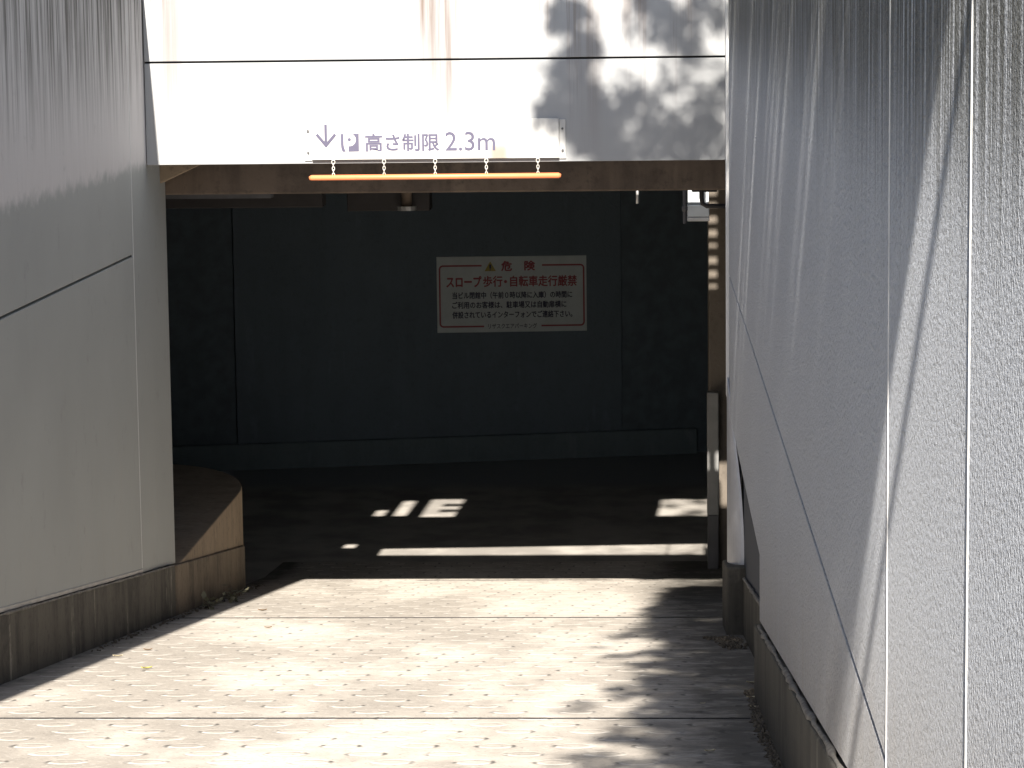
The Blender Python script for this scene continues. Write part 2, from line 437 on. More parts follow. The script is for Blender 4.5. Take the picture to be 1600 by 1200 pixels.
def left_wall():
    w = thing('ramp_wall', (XL - .1, 8, -2.2), 'grey panelled wall on the left of the ramp, shaded, dark rain streaks near its top', 'wall')
    JZ = -1.176
    yz = lambda u, v, w_: (w_, u, v)
    m = MB(); m.prism([(Y0, JZ + .006), (14.10, JZ + .006), (14.10, WALL_TOP), (Y0, WALL_TOP)], XL - .04, XL, yz); m.build('cladding_panel', 'left_cladding', w, .003)
    m = MB(); m.prism([(Y0, -1.212), (RAMP_TOP_Y, -1.212), (14.10, pt(14.10) + .014), (14.10, JZ - .006), (Y0, JZ - .006)], XL - .04, XL, yz); m.build('cladding_panel', 'left_cladding', w, .003)
    m = MB(); slope_prism(m, XL - .04, XL - .001, 14.106, 14.56, lambda y: pt(y) + .006, const(WALL_TOP)); m.build('corner_panel', 'left_cladding', w, .003)
    m = MB(); slope_prism(m, XL - .04, XL - .006, 14.564, 15.14, lambda y: pt(y) + .006, const(WALL_TOP)); m.build('corner_panel', 'left_cladding', w, .003)
    m = MB(); slope_prism(m, XL - .26, XL - .045, Y0, 15.10, lambda y: min(rz(y), STREET) - .3, const(WALL_TOP - .005)); m.build('core', 'dark_gap', w)
    m = MB(); slope_prism(m, XL - .05, XL + .016, RAMP_TOP_Y, 14.995, lambda y: rz(y) - .15, pt); slope_prism(m, XL - .05, XL + .016, Y0, RAMP_TOP_Y, const(STREET - .1), const(pt(RAMP_TOP_Y))); m.build('plinth', 'plinth_concrete', w, .006)
    m = MB(); slope_prism(m, XL - .01, XL + .0012, 14.099, 14.107, lambda y: pt(y) + .03, const(WALL_TOP)); m.build('joint_strip', 'sealant', w)
    m = MB(); slope_prism(m, XL - .05, XL + .017, 15.0, 17.63, lambda y: rz(y) - .15, lambda y: pt(y) + .001); m.build('plinth_end', 'plinth_end', w, .008)
    m = MB(); slope_prism(m, XL - .03, XL + .005, RAMP_TOP_Y + .05, 14.10, lambda y: pt(y) + .008, lambda y: pt(y) + .026); m.build('bottom_trim', 'trim_grey', w, .002)
    rr_ = random.Random(3); m = MB(); pts = []; rs = []; y = 9.0
    while y < 15.0:
        pts.append((XL + .012, y, pt(y) + .002)); rs.append(rr_.choice((.004, .005, .006, .008))); y += rr_.uniform(.05, .15)
    m.tube(pts, rs, 6); m.build('mortar_bead', 'mortar', w, smooth=True)
    m = MB(); m.box(XL - .275, XL + .006, Y0, 14.5, WALL_TOP, WALL_TOP + .03); m.build('coping', 'galvanised', w, .004)
left_wall()

def right_wall():
    w = thing('ramp_wall', (XR + .1, 7, -2.0), 'light grey rough-coated wall on the right with streaks of sun running down it', 'wall')
    JZ = -1.295
    yz = lambda u, v, w_: (w_, u, v)
    m = MB(); m.prism([(Y0, -1.209), (RAMP_TOP_Y, -1.209), (3.95, JZ + .007), (14.05, JZ + .007), (14.05, WALL_TOP), (Y0, WALL_TOP)], XR, XR + .04, yz); m.build('cladding_panel', 'right_cladding', w, .003)
    m = MB(); m.prism([(4.02, JZ - .005), (10.28, pt(10.28) + .016), (10.28, -1.975), (14.05, -1.975), (14.05, JZ - .005)], XR, XR + .04, yz); m.build('cladding_panel', 'right_cladding', w, .003)
    for y in (3.61, 4.81):
        m = MB(); slope_prism(m, XR - .0018, XR + .01, y - .003, y + .003, lambda q: pt(q) + .02, const(WALL_TOP)); m.build('joint_strip', 'sealant', w)
    m = MB(); slope_prism(m, XR - .014, XR + .05, 14.055, 14.13, const(-1.9), const(WALL_TOP)); m.build('end_trim', 'sealant', w, .004)
    m = MB(); slope_prism(m, XR + .042, XR + .24, Y0, 10.3, lambda y: min(rz(y), STREET) - .3, const(WALL_TOP - .005))
    slope_prism(m, XR + .09, XR + .24, 10.3, 14.4, lambda y: rz(y) - .3, const(WALL_TOP - .005)); m.build('core', 'dark_gap', w)
    m = MB(); slope_prism(m, XR + .062, XR + .088, 10.25, 14.1, lambda y: pt(y) - .05, const(-1.5)); m.build('recessed_panel', 'shaded_panel', w)
    m = MB(); slope_prism(m, XR + .072 - .09, XR + .05, RAMP_TOP_Y, 10.33, lambda y: rz(y) - .15, pt); slope_prism(m, XR + .05, XR + .12, 10.2, 13.55, lambda y: rz(y) - .15, lambda y: pt(y) + .002)
    slope_prism(m, XR - .018, XR + .05, Y0, RAMP_TOP_Y, const(STREET - .1), const(pt(RAMP_TOP_Y)))
    m.build('plinth', 'shaded_plinth', w, .006)
    m = MB(); slope_prism(m, XR - .03, XR + .12, 13.5, 14.25, lambda y: rz(y) - .15, lambda y: pt(y) + .06); m.build('pier', 'shaded_plinth', w, .012)
    # mortar bead squeezed out along the plinth top
    m = MB(); pts = []; rs = []; y = RAMP_TOP_Y + .1
    while y < 10.2:
        pts.append((XR - .006 + random.uniform(-.004, .004), y, pt(y) + .004)); rs.append(random.choice((.005, .006, .007, .009, .013))); y += random.uniform(.06, .16)
    m.tube(pts, rs, 7); m.build('mortar_bead', 'mortar', w, smooth=True)
    m = MB(); pts = []; rs = []; y = 10.4
    while y < 13.5:
        pts.append((XR + .05, y, pt(y) + .006)); rs.append(random.choice((.006, .008, .010, .013))); y += random.uniform(.1, .2)
    m.tube(pts, rs, 7); m.build('mortar_bead', 'mortar', w, smooth=True)
    # flared end: flush with the cladding above, bowed out over the pier below
    m = MB(); N, K = 12, 8; vs = []
    for i in range(N + 1):
        z = -1.80 - (2.725 - 1.80) * i / N
        f = i / N; d = 0.004 + 0.066 * math.sin(min(1, f * 1.15) * math.pi / 2) ** 1.2
        for k in range(K + 1):
            a = k / K * math.pi / 2
            vs.append((XR - .012 + d * (1 - math.cos(a)) * 1.05, 13.98 - 0.30 * (f ** .6) * math.sin(a), z))
        vs.append((XR + .06, 14.04, z)); vs.append((XR - .012, 14.04, z))
    q = K + 3
    fs = [(i * q + k, i * q + (k + 1) % q, (i + 1) * q + (k + 1) % q, (i + 1) * q + k) for i in range(N) for k in range(q)]
    fs += [tuple(range(q)), tuple(N * q + k for k in range(q))]
    m.add(vs, fs); m.build('flared_end', 'flared_metal', w, smooth=False)
    m = MB(); m.box(XR - .006, XR + .26, Y0, 14.5, WALL_TOP, WALL_TOP + .03); m.build('coping', 'galvanised', w, .004)
right_wall()

def fascia():
    f = thing('entrance_fascia', ((XL + XR) / 2, 14.6, -.75), 'white sunlit panel band over the garage entrance, dappled with leaf shadow on its right', 'fascia')
    x0, x1 = XL + .002, XR - .002
    m = MB(); m.box(x0, x1, 14.55, 14.575, -.222, .092); m.build('panel', 'fascia_white', f, .003)
    m = MB(); m.box(x0, x1, 14.55, 14.575, -.75, -.232); m.build('panel', 'fascia_white', f, .003)
    m = MB(); m.box(x0, x1, 14.577, 14.62, -.745, .09); m.build('backing', 'dark_gap', f)
    m = MB(); m.box(x0, x1, 14.545, 14.625, .093, .10); m.build('coping', 'galvanised', f, .003)
fascia()

def beam():
    b = thing('concrete_beam', (-1, 15.4, -.95), 'dark brown stained concrete beam below and behind the white fascia', 'beam')
    m = MB(); m.box(XL - .3, .60, 15.22, 15.45, -.945, -.42); m.build('girder', 'beam_concrete', b, .01)
    m = MB(); m.prism([(-2.60, -.70), (-2.60, -.885), (-2.36, -.775), (-2.30, -.70)], 14.98, 15.18, lambda u, v, w: (u, w, v)); m.build('haunch', 'ledge_concrete', b, .006)
    m = MB(); m.box(-2.95, -1.98, 17.4, 17.6, -1.165, -.8); m.build('rear_ledge', 'dark_steel', b, .006)
beam()

# ------------------------------------------------------------------ the building over the garage: unseen front wall, its openings cut to shape the sun
def wall_grid(m, xs, zs, solid, y0, y1):
    nx, nz = len(xs) - 1, len(zs) - 1
    S = [[solid((xs[i] + xs[i + 1]) / 2, (zs[k] + zs[k + 1]) / 2) for k in range(nz)] for i in range(nx)]
    g = lambda i, k: 0 <= i < nx and 0 <= k < nz and S[i][k]
    for i in range(nx):
        for k in range(nz):
            if not S[i][k]: continue
            a, b, c, d = xs[i], xs[i + 1], zs[k], zs[k + 1]
            m.add([(a, y0, c), (b, y0, c), (b, y0, d), (a, y0, d)], [(0, 1, 2, 3)])
            m.add([(a, y1, c), (b, y1, c), (b, y1, d), (a, y1, d)], [(3, 2, 1, 0)])
            if not g(i - 1, k): m.add([(a, y0, c), (a, y1, c), (a, y1, d), (a, y0, d)], [(3, 2, 1, 0)])
            if not g(i + 1, k): m.add([(b, y0, c), (b, y1, c), (b, y1, d), (b, y0, d)], [(0, 1, 2, 3)])
            if not g(i, k - 1): m.add([(a, y0, c), (b, y0, c), (b, y1, c), (a, y1, c)], [(3, 2, 1, 0)])
            if not g(i, k + 1): m.add([(a, y0, d), (b, y0, d), (b, y1, d), (a, y1, d)], [(0, 1, 2, 3)])

def building():
    b = thing('building', (-1, 20, STREET), 'dark building whose ground floor holds the garage behind the entrance, its unseen front added to shape the sun', 'building')
    YB = 16.2
    holes = [(-2.14, .58, -9, -.60),                                   # over the drive
             (-2.405, -2.325, .09, .38), (-2.25, -2.15, .09, .69), (-2.03, -1.77, .09, .74), (-.18, .22, .09, .72), (.262, .335, .40, 1.40),   # small openings placed for the sun patches on floor and column
             (-2.44, -2.35, -.845, -.665), (-2.25, -2.15, -.66, -.625)]
    xs = sorted({-8.0, 8.0, -3.3, -2.14, .58} | {h[0] for h in holes} | {h[1] for h in holes})
    zs = sorted({STREET + .0, 6.5, -1.03} | {h[2] for h in holes if h[2] > -5} | {h[3] for h in holes})
    def solid(x, z):
        if -3.3 < x < .58 and z < -1.03: return False
        return not any(a < x < c and lo < z < hi for a, c, lo, hi in holes)
    m = MB(); wall_grid(m, xs, zs, solid, YB, YB + .12); m.build('sun_mask_wall', 'building_paint', b)  # unseen wall added to cut the sunlight into patches
    for z0, z1 in ((.30, .365), (.49, .555)):
        m = MB(); m.box(-1.915, -1.771, YB + .03, YB + .06, z0, z1); m.build('shadow_slat', 'dark_steel', b)  # added slats that break up a sun patch on the floor
    for k in range(10):
        m = MB(); m.box(.2625, .3345, YB + .02, YB + .07, .47 + k * .094, .47 + k * .094 + (.020 if k % 3 else .038)); m.build('shadow_slat', 'dark_steel', b)  # added slats that band the sunlight on the column
    m = MB(); m.hexa([(-2.138, YB + .002, -.80), (.578, YB + .002, -.655), (.578, YB + .118, -.655), (-2.138, YB + .118, -.80)], [(-2.138, YB + .002, -.602), (.578, YB + .002, -.602), (.578, YB + .118, -.602), (-2.138, YB + .118, -.602)])
    m.build('sun_stop', 'building_paint', b)  # added edge, slanted to trim the sun strip on the floor
    # rear, sides and roof above ground
    m = MB(); m.box(-8, 8, 26.2, 26.35, STREET, 6.5); m.box(-8, -7.9, YB + .13, 26.19, STREET, 6.5); m.box(7.9, 8, YB + .13, 26.19, STREET, 6.5); m.build('outer_wall', 'building_paint', b)
    m = MB(); m.box(-8.1, 8.1, YB - .1, 26.45, 6.51, 6.75); m.build('roof', 'building_paint', b)
    # garage shell; the strip of ceiling next to the front wall stays open to the openings above
    m = MB(); m.box(-4.6, 2.0, 18.9, 26.1, 1.25, 1.4); m.box(-4.6, 2.0, YB + .125, 18.895, 1.5, 1.65); m.build('ceiling', 'interior_dark', b)
    m = MB(); m.box(-4.55, -4.35, 16.33, 26.1, FLOOR - .1, 1.6); m.build('side_wall', 'interior_paint', b)
    m = MB(); m.box(-4.55, -4.35, 15.15, 16.195, FLOOR - .1, -.14); m.build('annex_wall', 'building_paint', b)
    m = MB(); m.box(-4.56, -2.605, 15.103, 15.137, FLOOR - .1, -.13); m.box(-4.56, -2.83, 14.98, 15.102, FLOOR - .1, -.13); m.build('return_wall', 'building_paint', b)
    m = MB(); m.box(-4.34, -2.62, 15.14, 16.195, -.30, -.15); m.build('annex_roof', 'building_paint', b)
    m = MB(); m.box(.585, .75, 16.33, 19.60, FLOOR - .1, 1.48); m.box(.585, .75, 14.42, 16.195, FLOOR - .1, WALL_TOP - .02); m.build('side_wall', 'interior_paint', b)
    m = MB(); m.box(1.8, 1.95, 19.5, 26.1, FLOOR - .1, 1.24); m.box(.76, 1.79, 19.3, 19.45, FLOOR - .1, 1.24); m.build('side_wall', 'interior_paint', b)
    # rear wall of the drive, slightly askew: main panel, two set-back bays, low kerb
    A, B = Vector((-3.54, 24.15)), Vector((.536, 25.01)); D = (B - A).normalized(); Nn = Vector((-D.y, D.x))
    P = lambda u, d, z: (A.x + D.x * u + Nn.x * d, A.y + D.y * u + Nn.y * d, z)
    L = (B - A).length
    def slab(u0, u1, d0, d1, z0, z1):
        return MB().hexa([P(u0, d0, z0), P(u1, d0, z0), P(u1, d1, z0), P(u0, d1, z0)], [P(u0, d0, z1), P(u1, d0, z1), P(u1, d1, z1), P(u0, d1, z1)])
    uR = (-.203 + 3.54) / D.x
    slab(0.02, uR, 0.06, 0.30, FLOOR - .1, 1.245).build('rear_wall', 'interior_paint', b, .005)
    slab(-1.2, 0.015, 0.10, 0.30, FLOOR - .1, 1.245).build('rear_bay', 'interior_dark', b)
    slab(uR + .005, L + 1.4, 0.10, 0.30, FLOOR - .1, 1.245).build('rear_bay', 'interior_dark', b)
    slab(-1.1, L - .09, 0.0, 0.055, FLOOR - .05, FLOOR + .225).build('kerb', 'interior_curb', b, .01)
    # flat-topped ledge with a rounded nose beside the drive
    pl = [(-4.34, 15.15), (XL, 15.15), (XL, 17.55)]
    for i in range(1, 15):
        t = i / 14 * math.pi / 2
        pl.append((XL - .78 * (1 - math.cos(t)), 17.55 + 1.2 * math.sin(t)))
    pl += [(-4.34, 18.75)]
    m = MB(); m.prism(pl, FLOOR - .1, -2.965, lambda u, v, w: (u, v, w)); m.build('ledge', 'ledge_concrete', b, .008)
    m = MB(); m.box(.43, .584, 19.60, 19.85, FLOOR - .1, 1.245); m.build('column', 'column_concrete', b, .012)
    return P, D, Nn
RP, RD, RN = building()

# ================================================================== THINGS AT THE ENTRANCE
SGX = lambda px: -1.703 + (px - 487) * .003269
SGZ = lambda px, py: -.529 - .0033 * (py - 188 + .0072 * (px - 487))
def height_sign():
    s = thing('height_limit_sign', (-1.07, 14.52, -.73), 'long white height limit sign reading 2.3m with a down arrow, fixed on the fascia', 'sign')
    YS = 14.525
    t = NT('sign_board'); x, y, z = t.xyz()
    nn = t.noise(scale=14, detail=4)
    st = t.math('MULTIPLY', t.ramp(t.math('ABSOLUTE', t.math('SUBTRACT', x, -.745)), .075, .02), t.ramp(t.math('ADD', z, t.math('MULTIPLY', nn, .05)), -.58, -.68))
    MAT['sign_board'] = t.done(t.mix(t.math('MULTIPLY', st, .7), (.44, .44, .435), (.20, .14, .09)), .4)
    m = MB(); m.box(-1.703, -.438, YS, 14.5425, -.730, -.529); m.build('board', 'sign_board', s, .002)
    for xa, xb in ((-1.742, -1.7035), (-.4375, -.404)):
        m = MB(); m.box(xa, xb, 14.541, 14.549, -.735, -.535); fl = m.build('flange', 'sign_white', s, .002)
        for zz in (-.582, -.692):
            m = MB(); m.tube([((xa + xb) / 2, 14.5405, zz), ((xa + xb) / 2, 14.532, zz)], .0062, 8); m.build('screw', 'grey_steel', fl)
    def stroke(m, p, q, w):
        p, q = Vector(p), Vector(q); d = (q - p).normalized(); n = Vector((-d.y, d.x)) * w / 2
        c = [p + n, q + n, q - n, p - n]
        m.prism([(SGX(a.x), SGZ(a.x, a.y)) for a in c], YS - .0012, YS - .0002, lambda u, v, w_: (u, w_, v))
    m = MB(); stroke(m, (509.5, 194), (509.5, 227), 4.2); m.build('arrow_shaft', 'sign_ink', s)
    m = MB(); fn = lambda u, v, w_: (u, w_, v)
    ol = [(493.6, 210.9), (496.7, 207.7), (509.7, 222.8), (522.9, 207.7), (526.0, 210.9), (509.7, 230.0)]
    m.prism([(SGX(a), SGZ(a, b)) for a, b in ol], YS - .0022, YS - .0014, fn); m.build('arrow_head', 'sign_ink', s)
    bar = [(533.0, 208.6), (537.2, 208.6), (537.4, 226), (538.4, 231), (540.6, 236.2), (535.4, 236.2), (533.6, 231), (533.0, 225)]
    m = MB(); m.prism([(SGX(a), SGZ(a, b)) for a, b in bar], YS - .0012, YS - .0002, fn)
    blk = [(561.3, 208.3), (561.3, 235.8), (544.6, 236.2), (545.2, 227.6)]
    for i in range(9):
        a = R(78) - i / 8 * R(78 + 52)
        blk.append((546.5 + 10.2 * math.cos(a), 217.6 + 10.0 * math.sin(a)))
    blk.append((551.8, 208.3))
    m.prism([(SGX(a), SGZ(a, b)) for a, b in blk], YS - .0012, YS - .0002, fn)
    dot = [(546.4 + 2.6 * math.cos(k * math.pi / 6), 217.4 + 2.6 * math.sin(k * math.pi / 6)) for k in range(12)]
    m.prism([(SGX(a), SGZ(a, b)) for a, b in dot], YS - .0012, YS - .0002, fn); m.build('parking_mark', 'sign_ink', s)
    face = lambda u, v: (u, YS - .0012, v)
    m = MB(); text_into(m, '高さ制限', SGX(571), SGX(687.5), SGZ(630, 236), SGZ(630, 208), face, .022); m.build('lettering', 'sign_ink', s)
    m = MB(); text_into(m, '2.3m', SGX(696.5), SGX(774.5), SGZ(735, 235), SGZ(735, 205.5), face, .006); m.build('lettering', 'sign_ink', s)
height_sign()

def clearance_bar():
    c = thing('clearance_bar', (-1.07, 14.515, -.82), 'thin orange clearance bar hanging on five short chains under the height sign', 'clearance bar', )
    YB = 14.512
    m = MB(); m.tube([(-1.717, YB, -.822), (-1.705, YB, -.8205), (-.441, YB, -.819), (-.429, YB, -.8205)], [.009, .0145, .0145, .009], 14); m.build('bar', 'orange_plastic', c, smooth=True)
    for px in (521, 600.5, 680.5, 760.5, 841):
        x = SGX(px); m = MB()
        for k in range(5):
            a = (0, 1, 0) if k % 2 else (1, 0, 0)
            if k == 0:
                m.torus((x, YB + .003, -.741), .0085, .0026, (0, 0, 1), (1, 0, 0), 1.25)
                continue
            m.torus((x, YB, -.741 - k * .0165), .0062, .0024, (0, 0, 1), a, 1.7)
        m.build('chain', 'chain_steel', c, smooth=True)
clearance_bar()

def danger_sign():
    # on the rear wall, parallel to it
    u0 = (-1.803 + 3.54) / RD.x; W_, H_ = 1.322, .663
    zt = -2.083
    s0 = RP(u0, .05, zt - H_)
    s = thing('danger_sign', s0, 'white notice with red border and warning triangle on the dark rear wall', 'sign')
    F = lambda d: (lambda u, v: RP(u0 + u * W_, d, zt - H_ + v * H_ - u * W_ * .014))
    def plate(name, mat, u_a, u_b, v_a, v_b, d0, d1, m=None, parent=s):
        m = m or MB()
        a, b = F(d0), F(d1)
        m.hexa([a(u_a, v_a), a(u_b, v_a), b(u_b, v_a), b(u_a, v_a)], [a(u_a, v_b), a(u_b, v_b), b(u_b, v_b), b(u_a, v_b)])
        return m
    plate('', '', 0, 1, 0, 1, .045, .058).build('board', 'danger_white', s, .003)
    # red rule with rounded corners, broken for the title and the footer
    U = lambda px: (px - 130) / (1478 - 130); V = lambda py: 1 - (py - 118) / (795 - 118)
    def rule(pts, w=.0145):
        m = MB(); n = len(pts); a = F(.0435); out = []
        for i, (u, v) in enumerate(pts):
            p = Vector((u * W_, v * H_)); q0 = Vector((pts[max(i - 1, 0)][0] * W_, pts[max(i - 1, 0)][1] * H_)); q1 = Vector((pts[min(i + 1, n - 1)][0] * W_, pts[min(i + 1, n - 1)][1] * H_))
            d = (q1 - q0).normalized(); nn = Vector((-d.y, d.x)) * w / 2
            out += [p + nn, p - nn]
        m.add([a(p.x / W_, p.y / H_) for p in out], [(2 * i, 2 * i + 1, 2 * i + 3, 2 * i + 2) for i in range(n - 1)])
        return m
    def corner(cx, cy, a0, a1, r=.03):
        return [(cx + r * math.cos(R(a0 + (a1 - a0) * i / 6)) / W_ , cy + r * math.sin(R(a0 + (a1 - a0) * i / 6)) / H_) for i in range(7)]
    ul, ur, vt, vbm = U(155), U(1452), V(200), V(742); ru, rv = .03 / W_, .03 / H_
    rule([(U(532), vt)] + corner(ul + ru, vt - rv, 90, 180) + corner(ul + ru, vbm + rv, 180, 270) + [(U(548), vbm)]).build('border', 'danger_red', s)
    rule([(U(1075), vt)] + corner(ur - ru, vt - rv, 90, 0) + corner(ur - ru, vbm + rv, 0, -90) + [(U(1065), vbm)]).build('border', 'danger_red', s)
    t = F(.0430)
    def bold(m, txt, ua, ub, va, vb, w):           # heavier strokes: the same outline laid four times a hair apart
        for k, (du, dv) in enumerate(((-w, 0), (w, 0), (0, -w), (0, w))):
            text_into(m, txt, U(ua) + du / W_, U(ub) + du / W_, V(va) + dv / H_, V(vb) + dv / H_, F(.0430 - k * .0003))
    m = MB(); bold(m, '危', 710, 802, 248, 162, .0035); m.build('title', 'danger_red', s); m = MB(); bold(m, '険', 918, 1010, 245, 162, .0035); m.build('title', 'danger_red', s)
    for txt, ua, ub, va, vb in (('スロープ', 217, 527, 388, 294), ('歩行', 545, 716, 388, 294), ('・', 733, 757, 356, 332), ('自転車走行厳禁', 788, 1388, 388, 294)):
        m = MB(); bold(m, txt, ua, ub, va, vb, .0036 if 'プ' in txt else .0026); m.build('headline', 'danger_red', s)
    m = MB()
    bold(m, '当ビル閉館中（午前０時以降に入庫）の時間に', 268, 1345, 494, 434, .0018)
    bold(m, 'ご利用のお客様は、駐車場又は自動扉横に', 265, 1292, 580, 520, .0018)
    bold(m, '併設されているインターフォンでご連絡下さい。', 265, 1345, 668, 608, .0018)
    m.build('notice_text', 'danger_ink', s)
    m = MB(); text_into(m, 'リザスクエアパーキング', U(585), U(1025), V(765), V(718), t, .012); m.build('footer_text', 'danger_ink', s)
    a = F(.0436); b = F(.0428)
    m = MB(); m.add([a(U(558), V(249)), a(U(660), V(249)), a(U(609), V(162))], [(0, 1, 2)]); tr = m.build('warning_triangle', 'danger_yellow', s)
    m = MB(); m.add([b(U(602), V(228)), b(U(616), V(228)), b(U(618), V(190)), b(U(600), V(190))], [(0, 1, 2, 3)]); m.add([b(U(602), V(243)), b(U(616), V(243)), b(U(616), V(234)), b(U(602), V(234))], [(0, 1, 2, 3)]); m.build('exclamation_mark', 'danger_ink', tr)
danger_sign()

def corner_fixtures():
    # box lamp under the beam by the right wall, with its bracket pipe in front
    w = thing('box_lamp', (.30, 16.42, -1.19), 'small pale box lamp hanging under the beam by the right wall', 'lamp')
    m = MB(); m.box(.243, .363, 16.36, 16.48, -1.092, -.985); m.build('housing', 'lamp_white', w, .004)
    m = MB(); m.box(.241, .365, 16.345, 16.50, -1.168, -1.098); m.build('diffuser', 'lamp_white', w, .006)
    m = MB(); m.box(.240, .366, 16.342, 16.502, -1.192, -1.170); m.build('rim', 'post_white', w, .003)
    m = MB(); m.box(.285, .33, 16.39, 16.45, -.984, -.60); m.build('hanger', 'dark_steel', w)
    p = thing('bracket_pipe', (.31, 15.95, -1.09), 'dark bent pipe on a flange in front of the pale box lamp', 'pipe')
    y = 15.90
    m = MB(); m.tube([(.312, y, -.60), (.312, y, -1.03), (.318, y, -1.062), (.34, y, -1.075), (.58, y, -1.078)], .0135, 10); m.build('pipe', 'dark_steel', p, smooth=True)
    m = MB(); m.box(.27, .432, y - .03, y + .03, -.902, -.888); fl = m.build('flange', 'grey_steel', p, .002)
    for x in (.285, .40):
        m = MB(); m.box(x - .012, x + .03, y - .036, y - .0305, -.876, -.868); m.build('bolt', 'lamp_white', fl)
    m = MB(); m.box(.258, .40, y + .04, y + .12, -1.0, -.905); m.build('clamp', 'dark_steel', p, .006)
    r = thing('hanging_rod', (.222, 16.2, -1.2), 'thin grey rod with a round joint, hanging left of the pale box lamp', 'rod')
    m = MB(); m.tube([(.222, 16.15, -.60), (.222, 16.15, -1.19)], .011, 8); m.build('rod', 'grey_steel', r)
    m = MB(); m.tube([(.222, 16.15, -1.085), (.222, 16.15, -1.095), (.222, 16.15, -1.115), (.222, 16.15, -1.125)], [.008, .017, .017, .008], 10); m.build('joint', 'grey_steel', r, smooth=True)
    m = MB(); m.tube([(-.046, 16.3, -.6), (-.046, 16.3, -1.0), (-.046, 16.3, -1.01), (-.046, 16.3, -1.085)], [.005, .005, .0085, .0085], 8)
    tag(m.build('sensor_rod', 'galvanised', smooth=True), 'short pale sensor rod hanging alone below the beam', 'sensor')
    # dark box and pipe under the beam behind the clearance bar
    g = thing('junction_box', (-1.76, 19.6, -1.34), 'dark grey box hanging under the ceiling behind the clearance bar', 'box')
    m = MB(); m.box(-2.05, -1.48, 19.5, 19.75, -1.335, -1.03); m.build('housing', 'dark_steel', g, .006)
    m = MB(); m.box(-1.98, -1.94, 19.55, 19.60, -1.029, 1.25); m.build('hanger', 'dark_steel', g)
    p = thing('drain_pipe', (-1.63, 19.4, -1.32), 'short grey pipe with a flanged end in front of the dark hanging box', 'pipe')
    m = MB(); m.tube([(-1.63, 19.4, 1.25), (-1.63, 19.4, -1.30)], .036, 12); m.build('pipe', 'beam_concrete', p, smooth=True)
    m = MB(); m.tube([(-1.63, 19.4, -1.295), (-1.63, 19.4, -1.324)], .067, 12); m.build('flange', 'galvanised', p)
    # guard post in front of the right column
    MAT['sleeve_grey'] = None; plain('sleeve_grey', (0.21, 0.21, 0.207), 0.5, var=0.1)
    b = thing('guard_post', (.46, 19.5, FLOOR), 'upright grey guard post before the column on the right, its lower half catching sun', 'post')
    m = MB(); m.box(.418, .494, 19.47, 19.56, FLOOR, -3.46); m.build('base', 'grey_steel', b, .006)
    m = MB(); m.box(.416, .496, 19.465, 19.565, -3.458, -2.60); m.build('sleeve', 'sleeve_grey', b, .008)
corner_fixtures()

